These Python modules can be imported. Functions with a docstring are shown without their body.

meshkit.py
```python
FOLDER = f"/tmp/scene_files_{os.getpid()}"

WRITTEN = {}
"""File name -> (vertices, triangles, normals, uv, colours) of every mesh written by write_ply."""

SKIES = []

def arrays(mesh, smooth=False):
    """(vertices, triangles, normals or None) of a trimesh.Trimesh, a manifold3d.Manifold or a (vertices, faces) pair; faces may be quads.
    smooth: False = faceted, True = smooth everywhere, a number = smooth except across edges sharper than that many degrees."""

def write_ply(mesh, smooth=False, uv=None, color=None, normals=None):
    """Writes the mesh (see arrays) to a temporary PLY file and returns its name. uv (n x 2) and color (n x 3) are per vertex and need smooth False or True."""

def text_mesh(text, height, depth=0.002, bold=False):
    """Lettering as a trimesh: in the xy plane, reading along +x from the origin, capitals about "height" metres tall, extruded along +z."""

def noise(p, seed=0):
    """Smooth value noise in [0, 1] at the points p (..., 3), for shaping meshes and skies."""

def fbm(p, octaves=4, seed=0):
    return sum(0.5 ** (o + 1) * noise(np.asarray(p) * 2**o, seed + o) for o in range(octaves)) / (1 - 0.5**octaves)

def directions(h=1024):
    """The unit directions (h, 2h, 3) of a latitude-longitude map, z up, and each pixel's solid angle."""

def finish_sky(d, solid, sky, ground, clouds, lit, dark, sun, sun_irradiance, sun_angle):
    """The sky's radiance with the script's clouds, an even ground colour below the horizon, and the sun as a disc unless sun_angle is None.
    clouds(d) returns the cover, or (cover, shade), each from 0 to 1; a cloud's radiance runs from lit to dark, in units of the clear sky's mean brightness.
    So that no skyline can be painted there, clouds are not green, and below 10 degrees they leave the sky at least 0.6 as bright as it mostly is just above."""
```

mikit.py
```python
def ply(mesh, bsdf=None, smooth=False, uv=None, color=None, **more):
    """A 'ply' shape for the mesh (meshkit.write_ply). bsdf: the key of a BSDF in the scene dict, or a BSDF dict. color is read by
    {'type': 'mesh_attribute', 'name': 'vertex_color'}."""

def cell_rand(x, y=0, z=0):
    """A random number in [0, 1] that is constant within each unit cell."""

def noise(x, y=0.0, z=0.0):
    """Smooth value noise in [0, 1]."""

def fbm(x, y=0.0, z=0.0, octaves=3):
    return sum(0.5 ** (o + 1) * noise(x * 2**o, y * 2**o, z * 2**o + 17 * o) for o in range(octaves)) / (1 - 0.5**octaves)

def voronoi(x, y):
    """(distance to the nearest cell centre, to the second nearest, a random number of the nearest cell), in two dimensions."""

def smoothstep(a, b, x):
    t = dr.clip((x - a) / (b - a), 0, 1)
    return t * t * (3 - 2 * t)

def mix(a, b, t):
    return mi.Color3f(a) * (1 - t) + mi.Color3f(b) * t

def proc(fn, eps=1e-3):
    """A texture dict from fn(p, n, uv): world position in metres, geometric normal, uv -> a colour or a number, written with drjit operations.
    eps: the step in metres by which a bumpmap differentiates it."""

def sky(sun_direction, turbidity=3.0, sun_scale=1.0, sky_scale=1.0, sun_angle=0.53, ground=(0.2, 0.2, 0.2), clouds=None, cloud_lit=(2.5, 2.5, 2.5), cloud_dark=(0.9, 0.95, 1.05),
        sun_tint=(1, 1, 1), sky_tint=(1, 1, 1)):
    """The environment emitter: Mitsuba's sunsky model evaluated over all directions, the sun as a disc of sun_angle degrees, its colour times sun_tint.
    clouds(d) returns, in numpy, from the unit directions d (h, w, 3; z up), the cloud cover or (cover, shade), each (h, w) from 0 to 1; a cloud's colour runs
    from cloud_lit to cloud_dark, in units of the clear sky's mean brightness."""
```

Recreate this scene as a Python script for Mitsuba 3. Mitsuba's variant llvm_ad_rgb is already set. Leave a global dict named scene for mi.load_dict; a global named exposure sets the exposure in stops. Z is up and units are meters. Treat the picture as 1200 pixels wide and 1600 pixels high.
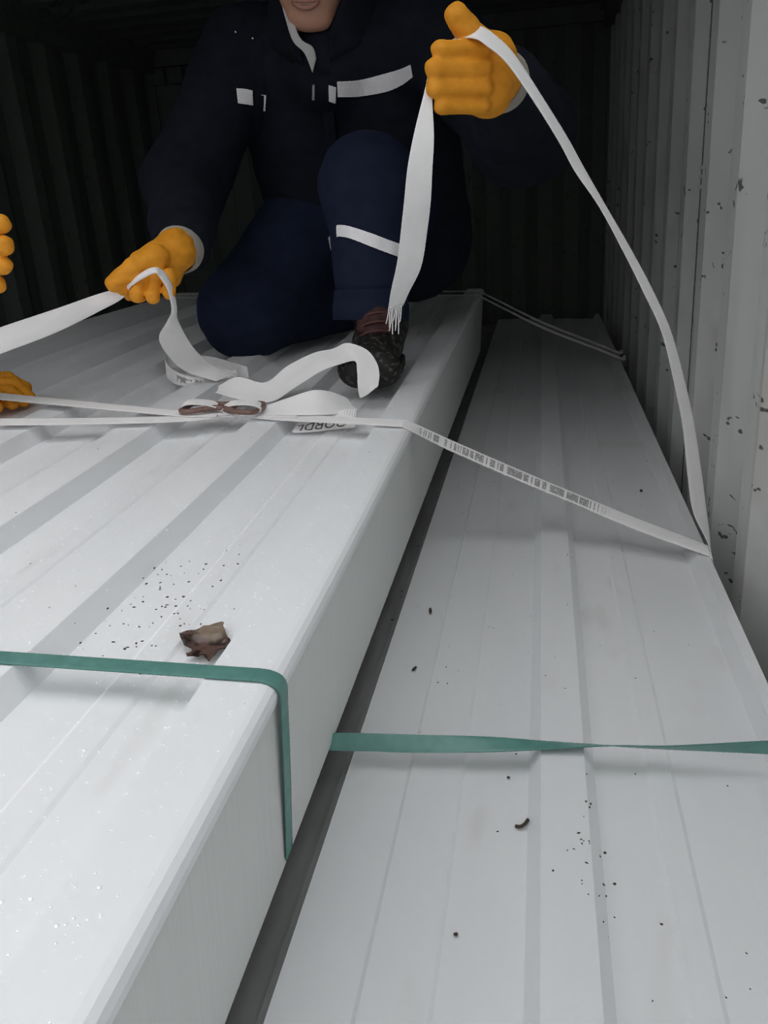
import math, random, numpy as np, trimesh, mitsuba as mi, drjit as dr, mikit, meshkit
from shapely.geometry import Polygon
from mikit import proc, noise, fbm, voronoi, cell_rand, smoothstep, mix, ply

T = mi.ScalarTransform4f
scene, labels = {}, {}
random.seed(7)
rng = np.random.default_rng(7)

# ------------------------------------------------------------------ camera, light, exposure
CAM = np.array([0.0, 0.0, 1.58])
FWD = np.array([-0.17449, 0.91786, -0.35650])
UP = np.array([-0.03216, 0.35655, 0.93372])
scene['camera'] = {'type': 'perspective', 'fov_axis': 'x', 'fov': math.degrees(2 * math.atan(600 / 1300)), 'near_clip': 0.02,
                   'to_world': T().look_at(origin=CAM.tolist(), target=(CAM + FWD).tolist(), up=UP.tolist())}
scene['sky'] = mikit.sky([-0.5, -0.6, 0.62], turbidity=6.0, sun_scale=0.0, sky_scale=1.0, ground=(0.22, 0.22, 0.22),
                         clouds=lambda d: (np.ones(d.shape[:2]), np.clip(1.0 - d[..., 2], 0, 1) ** 0.6 * 1.0 + 0.10 * (meshkit.fbm(d * 2.5, 3) - 0.5)),
                         cloud_lit=(2.0, 2.02, 2.05), cloud_dark=(0.90, 0.905, 0.91))
exposure = 2.92

# ------------------------------------------------------------------ helpers
def add(key, mesh, bsdf, smooth=False, **more):
    base, n = key, 0
    while key in scene:
        n += 1
        key = '%s_%03d' % (base, n)
    scene[key] = ply(mesh, bsdf, smooth=smooth, **more)
    return key

def lab(key, label=None, category=None, group=None, kind=None):
    d = labels.setdefault(key, {})
    for k, v in (('label', label), ('category', category), ('group', group), ('kind', kind)):
        if v: d[k] = v

def cat(ms):
    return trimesh.util.concatenate(ms)

def box(x0, x1, y0, y1, z0, z1):
    return trimesh.creation.box(bounds=[[x0, y0, z0], [x1, y1, z1]])

def tri2d(poly):
    v, f = trimesh.creation.triangulate_polygon(poly, engine='earcut')
    return v, f

def sweep_y(pts, ys, fn=None):
    """A closed section of (x, z) points swept along y; fn(points, y) may shift the points."""
    pts = np.asarray(pts, float)
    if Polygon(pts).exterior.is_ccw is False: pts = pts[::-1]
    n, vs, fs = len(pts), [], []
    for y in ys:
        q = fn(pts.copy(), y) if fn else pts
        vs.append(np.column_stack([q[:, 0], np.full(n, y), q[:, 1]]))
    for k in range(len(ys) - 1):
        a, b = k * n + np.arange(n), k * n + (np.arange(n) + 1) % n
        fs += [np.column_stack([a, b + n, b]), np.column_stack([a, a + n, b + n])]
    v2, f2 = tri2d(Polygon(pts))
    # caps: map the triangulated points back on the section
    idx = np.array([np.argmin(((pts - p) ** 2).sum(1)) for p in v2])
    c = idx[f2]
    fs += [c, c[:, ::-1] + (len(ys) - 1) * n]
    m = trimesh.Trimesh(np.vstack(vs), np.vstack(fs), process=False)
    m.fix_normals()
    return m

def catmull(P, n):
    """Points of a Catmull-Rom curve through the rows of P, n per span."""
    P = np.asarray(P, float)
    Q = np.vstack([2 * P[0] - P[1], P, 2 * P[-1] - P[-2]])
    out = []
    for i in range(1, len(Q) - 2):
        t = np.linspace(0, 1, n, endpoint=False)[:, None]
        a, b, c, d = Q[i - 1:i + 3]
        out.append(0.5 * (2 * b + (c - a) * t + (2 * a - 5 * b + 4 * c - d) * t ** 2 + (3 * b - a - 3 * c + d) * t ** 3))
    return np.vstack(out + [P[-1:]])

def ribbon(e1, e2, th=0.0016, n=8, across=4, bow=0.0, rough=0.0):
    """A woven band between two edge curves. Returns the mesh and its uv (u metres along, v metres across; v < 0 on the underside)."""
    e1, e2 = catmull(e1, n), catmull(e2, n)
    t = np.linspace(0, 1, across + 1)[None, :, None]
    G = e1[:, None] * (1 - t) + e2[:, None] * t
    du = np.gradient(G, axis=0); dv = np.gradient(G, axis=1)
    N = np.cross(du, dv); N /= np.linalg.norm(N, axis=2, keepdims=True) + 1e-12
    G = G + N * (bow * (1 - (2 * t - 1) ** 2))
    if rough: G = G + N * (rough * (meshkit.fbm(G * 60, 2)[..., None] - 0.5))
    m, k = G.shape[:2]
    mid = 0.5 * (e1 + e2)
    u = np.concatenate([[0], np.cumsum(np.linalg.norm(np.diff(mid, axis=0), axis=1))])
    w = np.linalg.norm(e2 - e1, axis=1)
    vv = t[0, :, 0][None] * np.ones_like(w)[:, None]
    top = np.concatenate([G + N * th / 2, G - N * th / 2]).reshape(-1, 3)
    uv = np.concatenate([np.dstack([np.repeat(u[:, None], k, 1), vv]), np.dstack([np.repeat(u[:, None], k, 1), -0.01 - vv])]).reshape(-1, 2)
    id_ = np.arange(m * k).reshape(m, k)
    a, b, c, d = id_[:-1, :-1].ravel(), id_[1:, :-1].ravel(), id_[1:, 1:].ravel(), id_[:-1, 1:].ravel()
    o = m * k
    f = [np.column_stack([a, b, c]), np.column_stack([a, c, d]), np.column_stack([a, c, b]) + o, np.column_stack([a, d, c]) + o]
    ring = np.concatenate([id_[:, 0], id_[-1, 1:], id_[-2::-1, -1], id_[0, -2:0:-1]])
    r2 = np.roll(ring, -1)
    f += [np.column_stack([ring, ring + o, r2 + o]), np.column_stack([ring, r2 + o, r2])]
    return trimesh.Trimesh(top, np.vstack(f), process=False), uv

def add_ribbon(key, e1, e2, bsdf, **kw):
    m, uv = ribbon(e1, e2, **kw)
    return add(key, m, bsdf, smooth=True, uv=uv)

def pairs(rows):
    return [r[0] for r in rows], [r[1] for r in rows]

def tube(P, r, sides=8, n=6, closed=False):
    P = np.asarray(P, float)
    C = catmull(np.vstack([P, P[:1]]) if closed else P, n)
    t = np.gradient(C, axis=0); t /= np.linalg.norm(t, axis=1, keepdims=True)
    x = np.cross(t, [0.31, 0.2, 0.93]); x /= np.linalg.norm(x, axis=1, keepdims=True)
    y = np.cross(t, x)
    a = np.arange(sides) * 2 * math.pi / sides
    V = C[:, None] + r * (np.cos(a)[None, :, None] * x[:, None] + np.sin(a)[None, :, None] * y[:, None])
    m = len(C); i = np.arange(m * sides).reshape(m, sides); j = np.roll(i, -1, 1)
    f = [np.column_stack([i[:-1].ravel(), j[:-1].ravel(), j[1:].ravel()]), np.column_stack([i[:-1].ravel(), j[1:].ravel(), i[1:].ravel()])]
    v = V.reshape(-1, 3)
    for e, o in ((0, 1), (m - 1, -1)):
        c = len(v); v = np.vstack([v, C[e]])
        f.append(np.column_stack([np.full(sides, c), j[e], i[e]][::1 if o == 1 else 1]))
    mesh = trimesh.Trimesh(v, np.vstack(f), process=False); mesh.fix_normals()
    return mesh

# ---- soft bodies: a distance field of rounded cones and ellipsoids, blended, turned into one surface
def field(parts, k=0.02, grain=None):
    """parts: rows (ax,ay,az,ra, bx,by,bz,rb[, sx,sy,sz]); returns f(points)."""
    parts = [np.asarray(p, float) for p in parts]
    def f(P):
        out = np.full(len(P), 1.0)
        for p in parts:
            a, ra, b, rb = p[:3], p[3], p[4:7], p[7]
            lo, hi = np.minimum(a - ra, b - rb) - 0.06 - k, np.maximum(a + ra, b + rb) + 0.06 + k
            s = np.all((P > lo) & (P < hi), axis=1)
            if not s.any(): continue
            q = P[s]; ab = b - a; L = (ab @ ab) + 1e-12
            t = np.clip((q - a) @ ab / L, 0, 1)
            d = np.linalg.norm(q - a - t[:, None] * ab, axis=1) - (ra + (rb - ra) * t)
            o = out[s]; h = np.clip(0.5 + 0.5 * (o - d) / k, 0, 1)
            out[s] = o + (d - o) * h - k * h * (1 - h)
        if grain: out = out + grain(P)
        return out
    f.lo = np.min([np.minimum(p[:3] - p[3], p[4:7] - p[7]) for p in parts], 0) - 0.03
    f.hi = np.max([np.maximum(p[:3] + p[3], p[4:7] + p[7]) for p in parts], 0) + 0.03
    return f

def surface(f, h, lo=None, hi=None, smooth=2):
    """Surface nets of f < 0 on a grid of step h."""
    lo = f.lo if lo is None else np.asarray(lo, float); hi = f.hi if hi is None else np.asarray(hi, float)
    n = np.ceil((hi - lo) / h).astype(int) + 1
    ax = [lo[i] + h * np.arange(n[i]) for i in range(3)]
    D = np.empty(n)
    yz = np.stack(np.meshgrid(ax[1], ax[2], indexing='ij'), -1).reshape(-1, 2)
    step = max(1, 400000 // len(yz))
    for i in range(0, n[0], step):
        xs = ax[0][i:i + step]
        P = np.column_stack([np.repeat(xs, len(yz)), np.tile(yz, (len(xs), 1))])
        D[i:i + step] = f(P).reshape(len(xs), n[1], n[2])
    D[0], D[-1], D[:, 0], D[:, -1], D[:, :, 0], D[:, :, -1] = 1, 1, 1, 1, 1, 1
    S = D < 0
    c = np.zeros(n - 1, int)
    for a, b, e in np.ndindex(2, 2, 2): c += S[a:n[0] - 1 + a, b:n[1] - 1 + b, e:n[2] - 1 + e]
    act = (c > 0) & (c < 8)
    idx = np.full(n - 1, -1); cells = np.argwhere(act); idx[act] = np.arange(len(cells))
    acc, cnt = np.zeros((len(cells), 3)), np.zeros(len(cells))
    off = [np.array(o) for o in np.ndindex(2, 2, 2)]
    for i in range(8):
        for j in range(i + 1, 8):
            if np.abs(off[i] - off[j]).sum() != 1: continue
            a, b = cells + off[i], cells + off[j]
            da, db = D[tuple(a.T)], D[tuple(b.T)]
            x = (da < 0) != (db < 0)
            t = np.where(x, da / np.where(x, da - db, 1), 0)
            acc[x] += (off[i] + t[:, None] * (off[j] - off[i]))[x]; cnt[x] += 1
    V = lo + h * (cells + acc / np.maximum(cnt, 1)[:, None])
    F = []
    for d in range(3):
        u, v = (d + 1) % 3, (d + 2) % 3
        sl0 = [slice(1, None)] * 3; sl0[d] = slice(None, -1)
        A = D[tuple(slice(1, n[q] - 1) if q != d else slice(0, n[q] - 1) for q in range(3))] < 0
        B = D[tuple(slice(1, n[q] - 1) if q != d else slice(1, n[q]) for q in range(3))] < 0
        e = np.argwhere(A != B); s = A[tuple(e.T)]
        p = e.copy(); p[:, u] += 1; p[:, v] += 1
        def at(du, dv):
            q = p.copy(); q[:, u] -= du; q[:, v] -= dv
            return idx[tuple(q.T)]
        q0, q1, q2, q3 = at(1, 1), at(0, 1), at(0, 0), at(1, 0)
        F.append(np.where(s[:, None], np.column_stack([q0, q1, q2]), np.column_stack([q0, q2, q1])))
        F.append(np.where(s[:, None], np.column_stack([q0, q2, q3]), np.column_stack([q0, q3, q2])))
    m = trimesh.Trimesh(V, np.vstack(F), process=False)
    e = m.edges_unique
    deg = np.bincount(e.ravel(), minlength=len(V))[:, None]
    for it in range(smooth * 2):
        q = m.vertices.copy(); acc = np.zeros_like(q)
        np.add.at(acc, e[:, 0], q[e[:, 1]]); np.add.at(acc, e[:, 1], q[e[:, 0]])
        m.vertices = q + (0.5 if it % 2 == 0 else -0.45) * (acc / np.maximum(deg, 1) - q)
    return m

def C(*rows):
    """A chain of (x, y, z, r) joints as field parts."""
    return [(*rows[i], *rows[i + 1]) for i in range(len(rows) - 1)]

def project(f, P, d, start, far=1.2):
    """Marches from P + start*d along d until f is met."""
    P = np.asarray(P, float) + start * np.asarray(d, float)
    d = np.asarray(d, float); t = np.zeros(len(P))
    for _ in range(160):
        s = f(P + t[:, None] * d)
        t += np.clip(s, 0.0, 0.03) * 0.7
    return P + t[:, None] * d

def rgb(*c): return {'type': 'rgb', 'value': list(c)}

def two(b): return {'type': 'twosided', 'b': b}

def mat(key, color, rough=0.6, spec=0.4, metallic=0.0, bump=None, bscale=1.0, **more):
    b = {'type': 'principled', 'base_color': color if isinstance(color, dict) else rgb(*color), 'roughness': rough, 'specular': spec, 'metallic': metallic, **more}
    if bump is not None: b = {'type': 'bumpmap', 'arbitrary': bump, 'scale': bscale, 'b': b}
    scene[key] = two(b)
    return key

# ------------------------------------------------------------------ materials
def panel_col(p, n, uv):
    a = fbm(p.x * 9, p.y * 2.2, p.z * 9, 3)
    dirt = smoothstep(0.66, 0.9, fbm(p.x * 24 + 3, p.y * 9, p.z * 20, 3))
    c = mix((0.70, 0.715, 0.73), (0.76, 0.77, 0.78), a)
    return mix(c, (0.50, 0.47, 0.43), 0.25 * dirt)
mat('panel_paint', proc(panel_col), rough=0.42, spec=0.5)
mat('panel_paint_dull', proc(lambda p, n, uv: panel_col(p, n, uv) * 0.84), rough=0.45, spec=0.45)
def side_col(p, n, uv):
    s = noise(p.y * 420, p.z * 4, p.x * 3) * 0.6 + noise(p.y * 1100, p.z * 9) * 0.4
    return mix((0.55, 0.565, 0.555), (0.61, 0.625, 0.615), s)
mat('panel_film', proc(side_col), rough=0.55, spec=0.4)
def paint(lo, hi, streak_c, rust_w):
    def col(p, n, uv):
        q = p.y + p.x
        a = fbm(q * 3, p.z * 1.2, 1, 4)
        streak = smoothstep(0.6, 0.85, fbm(q * 26, p.z * 1.6, 5, 3))
        rust = smoothstep(0.63, 0.8, fbm(q * 11 + 7, p.z * 3.1, 3, 4))
        c = mix(mix(lo, hi, a), streak_c, 0.45 * streak)
        c = mix(c, (0.27, 0.20, 0.17), rust_w * rust)
        spot = smoothstep(0.80, 0.83, noise(q * 34, p.z * 30, 2)) * smoothstep(0.66, 0.72, fbm(q * 150, p.z * 120, 4, 2))
        return mix(c, (0.05, 0.045, 0.04), 0.85 * spot)
    return col
mat('container_paint_shaded', proc(paint((0.10, 0.12, 0.105), (0.15, 0.175, 0.155), (0.07, 0.09, 0.08), 0.10)), rough=0.6, spec=0.25)  # darkened copy of the container paint, interior shade put into the colour
mat('container_paint_lit', proc(paint((0.56, 0.58, 0.565), (0.66, 0.67, 0.66), (0.34, 0.37, 0.355), 0.30)), rough=0.5, spec=0.35)  # lightened copy of the same paint, daylight on the right wall put in
mat('floor_wood', proc(lambda p, n, uv: mix((0.16, 0.10, 0.06), (0.27, 0.18, 0.11), fbm(p.x * 60, p.y * 3, 0, 3))), rough=0.7)
def teal_col(p, n, uv):
    return mix((0.070, 0.185, 0.160), (0.110, 0.255, 0.225), fbm(p.x * 90, p.y * 90, p.z * 90, 3))
mat('teal_plastic', proc(teal_col), rough=0.38, spec=0.5)
def web_col(p, n, uv):
    w = 0.5 + 0.5 * dr.sin(uv.x * 2200)
    return mix((0.79, 0.78, 0.78), (0.88, 0.87, 0.86), 0.6 * w * 0.5 + 0.4 * noise(uv.x * 40, uv.y * 4))
mat('white_webbing', proc(web_col), rough=0.7, spec=0.25)
def printed_col(p, n, uv):
    base = web_col(p, n, uv)
    v = dr.select(uv.y < 0, -0.01 - uv.y, uv.y)
    cell = dr.floor(uv.x * 430)
    bar = dr.select(cell_rand(cell, 3) > 0.36, 1.0, 0.0) * dr.select(noise(uv.x * 900, uv.y * 9) > 0.28, 1.0, 0.35)
    inside = smoothstep(0.12, 0.18, v) * (1 - smoothstep(0.82, 0.88, v)) * smoothstep(0.02, 0.05, uv.x) * (1 - smoothstep(0.36, 0.40, uv.x))
    return mix(base, (0.16, 0.16, 0.16), 0.72 * bar * inside)
mat('printed_webbing', proc(printed_col), rough=0.7, spec=0.25)
def ring_col(p, n, uv):
    v = dr.select(uv.y < 0, -0.01 - uv.y, uv.y)
    bar = smoothstep(0.50, 0.56, noise(uv.x * 260, v * 5, 3)) * smoothstep(0.2, 0.3, v) * (1 - smoothstep(0.7, 0.8, v))
    inside = smoothstep(0.07, 0.08, uv.x) * (1 - smoothstep(0.14, 0.15, uv.x))
    return mix(web_col(p, n, uv), (0.17, 0.17, 0.17), 0.75 * bar * inside)
mat('ring_webbing', proc(ring_col), rough=0.7, spec=0.25)
mat('grey_strip', proc(lambda p, n, uv: mix((0.17, 0.175, 0.17), (0.25, 0.255, 0.25), fbm(p.x * 60, p.y * 12, 0, 3))), rough=0.6)
mat('black_print', (0.10, 0.10, 0.10), rough=0.6)
mat('rust_steel', proc(lambda p, n, uv: mix((0.10, 0.055, 0.045), (0.22, 0.13, 0.11), fbm(p.x * 150, p.y * 150, p.z * 150, 3))), rough=0.45, spec=0.5)
def cloth_col(a, b):
    return proc(lambda p, n, uv: mix(a, b, fbm(p.x * 40, p.y * 40, p.z * 40, 3)))
mat('navy_jacket', cloth_col((0.006, 0.007, 0.012), (0.012, 0.014, 0.022)), rough=0.9, spec=0.15)
mat('navy_trousers', cloth_col((0.009, 0.013, 0.030), (0.015, 0.021, 0.045)), rough=0.9, spec=0.15)
mat('dark_knit', (0.008, 0.008, 0.009), rough=0.95, spec=0.1)
mat('grey_lining', (0.48, 0.48, 0.47), rough=0.9, spec=0.1)
mat('reflective_tape', proc(lambda p, n, uv: mix((0.86, 0.85, 0.87), (0.93, 0.92, 0.94), noise(p.x * 300, p.y * 300, p.z * 300))), rough=0.5, spec=0.5)
mat('orange_leather', proc(lambda p, n, uv: mix((0.58, 0.215, 0.012), (0.82, 0.35, 0.026), fbm(p.x * 70, p.y * 70, p.z * 70, 4))), rough=0.62, spec=0.3)
mat('knit_cuff', (0.36, 0.33, 0.29), rough=0.95, spec=0.1)
def skin_col(p, n, uv):
    st = smoothstep(0.52, 0.7, noise(p.x * 700, p.y * 700, p.z * 700))
    return mix(mix((0.45, 0.22, 0.15), (0.53, 0.28, 0.19), fbm(p.x * 40, p.y * 40, p.z * 40, 3)), (0.30, 0.23, 0.20), 0.35 * st)
mat('skin', proc(skin_col), rough=0.5, spec=0.35)
mat('lip', (0.36, 0.17, 0.13), rough=0.45)
mat('teeth', (0.55, 0.50, 0.42), rough=0.3)
mat('hair', (0.02, 0.017, 0.015), rough=0.7)
mat('eye_white', (0.7, 0.68, 0.66), rough=0.2)
mat('boot_leather', proc(lambda p, n, uv: mix((0.012, 0.011, 0.010), (0.16, 0.15, 0.14), 0.55 * smoothstep(0.48, 0.85, fbm(p.x * 120, p.y * 120, p.z * 120, 4)))), rough=0.6, spec=0.4)
mat('boot_sole', (0.03, 0.03, 0.028), rough=0.8)
mat('burgundy_padding', proc(lambda p, n, uv: mix((0.022, 0.007, 0.007), (0.065, 0.020, 0.019), fbm(p.x * 120, p.y * 120, p.z * 120, 3))), rough=0.7)
mat('boot_lace', (0.11, 0.05, 0.045), rough=0.8)
mat('bright_metal', (0.75, 0.75, 0.75), rough=0.25, metallic=0.9)
def leaf_col(p, n, uv):
    a = fbm(p.x * 110, p.y * 110, 0, 4)
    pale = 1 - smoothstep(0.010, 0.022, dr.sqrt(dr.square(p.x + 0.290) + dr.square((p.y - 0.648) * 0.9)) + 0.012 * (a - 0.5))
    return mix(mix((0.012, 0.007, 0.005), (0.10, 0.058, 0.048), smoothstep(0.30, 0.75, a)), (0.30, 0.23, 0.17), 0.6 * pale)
mat('dead_leaf', proc(leaf_col), rough=0.35, spec=0.5)
mat('dirt', (0.045, 0.035, 0.028), rough=0.8)
mat('ice_bead', (0.92, 0.93, 0.95), rough=0.12, spec=0.8)

# ------------------------------------------------------------------ the container (leaning a little to the packs' own level)
a = math.asin(0.03336)
SHELL = T().translate(CAM.tolist()).rotate([0, 1, 0], -math.degrees(a)).translate((-CAM).tolist())
XL, XR, Y0, YB, ZR = -2.05, 0.325, 1.10, 4.70, 2.39

def corrugated(length0, length1, edges, depth):
    """(s, d) points of a trapezoid wall: d = 0 on the ribs that stand into the room, depth on the outer flats. edges: far edge of one inner flat, period."""
    e, per = edges
    pts, k = [], math.floor((length0 - e) / per) - 1
    while True:
        b = e + k * per
        for s, d in ((b - 0.072, 0), (b, 0), (b + 0.066, depth), (b + 0.140, depth)):
            pts.append((s, d))
        if b > length1 + per: break
        k += 1
    pts = np.array(pts)
    pts[:, 0] = np.maximum.accumulate(pts[:, 0])
    s = np.unique(np.concatenate([pts[(pts[:, 0] > length0) & (pts[:, 0] < length1), 0], [length0, length1]]))
    return np.column_stack([s, np.interp(s, pts[:, 0], pts[:, 1])])

def wall_mesh(prof, side, z0, z1, thick=0.006):
    """Profile (y, d) to a standing sheet at x = side +/- d."""
    sgn = 1 if side > -1 else -1
    inner = np.column_stack([side + sgn * prof[:, 1], prof[:, 0]])
    outer = inner + [sgn * thick, 0]
    poly = Polygon(np.vstack([inner, outer[::-1]]))
    m = trimesh.creation.extrude_polygon(poly, z1 - z0, engine='earcut')
    m.apply_translation([0, 0, z0])
    return m

add('wall_right', wall_mesh(corrugated(Y0, YB, (1.94, 0.278), 0.036), XR, 0.0, ZR - 0.04), 'container_paint_lit', to_world=SHELL)
add('wall_left', wall_mesh(corrugated(Y0, YB, (1.81, 0.272), 0.036), XL, 0.0, ZR - 0.10), 'container_paint_shaded', to_world=SHELL)
for k in ('wall_right', 'wall_left'): lab(k, 'corrugated steel side wall of the shipping container', kind='structure')
add('wall_right__lashing_rod', tube([(0.333, 1.972, 0.3), (0.333, 1.972, 1.2), (0.333, 1.972, 2.3)], .0055, 8, 3), 'container_paint_shaded', smooth=True, to_world=SHELL)
lab('wall_right__lashing_rod', 'thin dark vertical lashing rod in a wall corrugation')
for z in (1.600, 1.582, 1.562): add('wall_right__rod_tie', tube([(0.333, 1.972, z - .004), (0.333, 1.972, z), (0.333, 1.972, z + .004)], .0085, 8, 2), 'grey_lining', smooth=True, to_world=SHELL)
# back wall: standing corrugations under a flat header
prof = corrugated(XL, XR, (0.185, 0.272), 0.034)
inner = np.column_stack([prof[:, 0], YB + prof[:, 1]])
poly = Polygon(np.vstack([inner, (inner + [0, 0.006])[::-1]]))
m = trimesh.creation.extrude_polygon(poly, ZR - 0.02, engine='earcut')
add('wall_back', m, 'container_paint_shaded', to_world=SHELL); lab('wall_back', 'corrugated end wall of the container, shade painted in', kind='structure')
add('wall_back__header', cat([box(XL - 0.06, XR + 0.06, YB - 0.03, YB + 0.06, ZR - 0.075, ZR + 0.05), box(XL - 0.06, XL + 0.012, YB - 0.02, YB + 0.06, 0, ZR), box(XR - 0.012, XR + 0.06, YB - 0.02, YB + 0.06, 0, ZR)]), 'container_paint_shaded', to_world=SHELL)
hb = []
for x in (XL + 0.01, XL + 0.11):
    hb.append(box(x, x + 0.07, YB - 0.035, YB, ZR - 0.16, ZR - 0.085))
for q in hb: add('wall_back__plate', q, 'container_paint_shaded', to_world=SHELL)
# roof: shallow bows running across
py = [(Y0, 0.0)]
y = 3.60 - 0.192 * 21
while y < YB:
    for s, d in ((y - 0.045, 0), (y - 0.020, 0.018), (y + 0.030, 0.018), (y + 0.055, 0.0)):
        if Y0 < s < YB: py.append((s, d))
    y += 0.192
py.append((YB, 0.0)); py = np.array(py)
low = np.column_stack([py[:, 0], ZR + py[:, 1]])
poly = Polygon(np.vstack([low, (low + [0, 0.006])[::-1]]))
m = trimesh.creation.extrude_polygon(poly, XR - XL - 0.10, engine='earcut')
v = m.vertices.copy(); m = trimesh.Trimesh(np.column_stack([XL + 0.05 + v[:, 2], v[:, 0], v[:, 1]]), m.faces, process=False); m.fix_normals()
add('ceiling', m, 'container_paint_shaded', to_world=SHELL); lab('ceiling', 'corrugated steel roof of the container', kind='structure')
for nm, x0, x1 in (('trim_1', XL - 0.05, XL + 0.055), ('trim_2', XR - 0.055, XR + 0.05)):
    add(nm, cat([box(x0, x1, Y0, YB, ZR - 0.035, ZR + 0.03), box(x0, x0 + 0.085 if x0 < -1 else x1, Y0, YB, ZR - 0.105, ZR - 0.03) if x0 < -1 else box(x1 - 0.085, x1, Y0, YB, ZR - 0.105, ZR - 0.03)]), 'container_paint_shaded', to_world=SHELL)
    lab(nm, 'steel top rail between container wall and roof', kind='structure')
add('floor', box(XL - 0.04, XR + 0.04, -0.6, YB + 0.04, -0.03, 0.0), 'floor_wood', to_world=SHELL); lab('floor', 'plywood floor of the container', kind='structure')

# door leaves added out of view to block light from both sides
dl = [box(XR + 0.035, XR + 0.085, -0.16, Y0 - 0.01, 0.02, 2.34)]
for z in (0.35, 0.80, 1.25, 1.70, 2.10): dl.append(box(XR + 0.022, XR + 0.04, -0.12, Y0 - 0.05, z - 0.09, z + 0.09))
add('added_door_2', cat([box(XL - 0.085, XL - 0.035, -0.16, Y0 - 0.01, 0.02, 2.34)] + [box(XL - 0.04, XL - 0.022, -0.12, Y0 - 0.05, z - 0.09, z + 0.09) for z in (0.35, 0.80, 1.25, 1.70, 2.10)]), 'container_paint_shaded', to_world=SHELL); lab('added_door_2', 'added open door leaf, unseen, blocking light from the left', kind='structure')
add('added_door_1', cat(dl), 'container_paint_lit', to_world=SHELL); lab('added_door_1', 'added open door leaf, unseen, blocking light from the left', kind='structure')

# ------------------------------------------------------------------ panel packs
def rise(y):
    t = np.clip((y - 0.6) / 1.8, 0, 1)
    return 0.03 * t * t * (3 - 2 * t)

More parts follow.
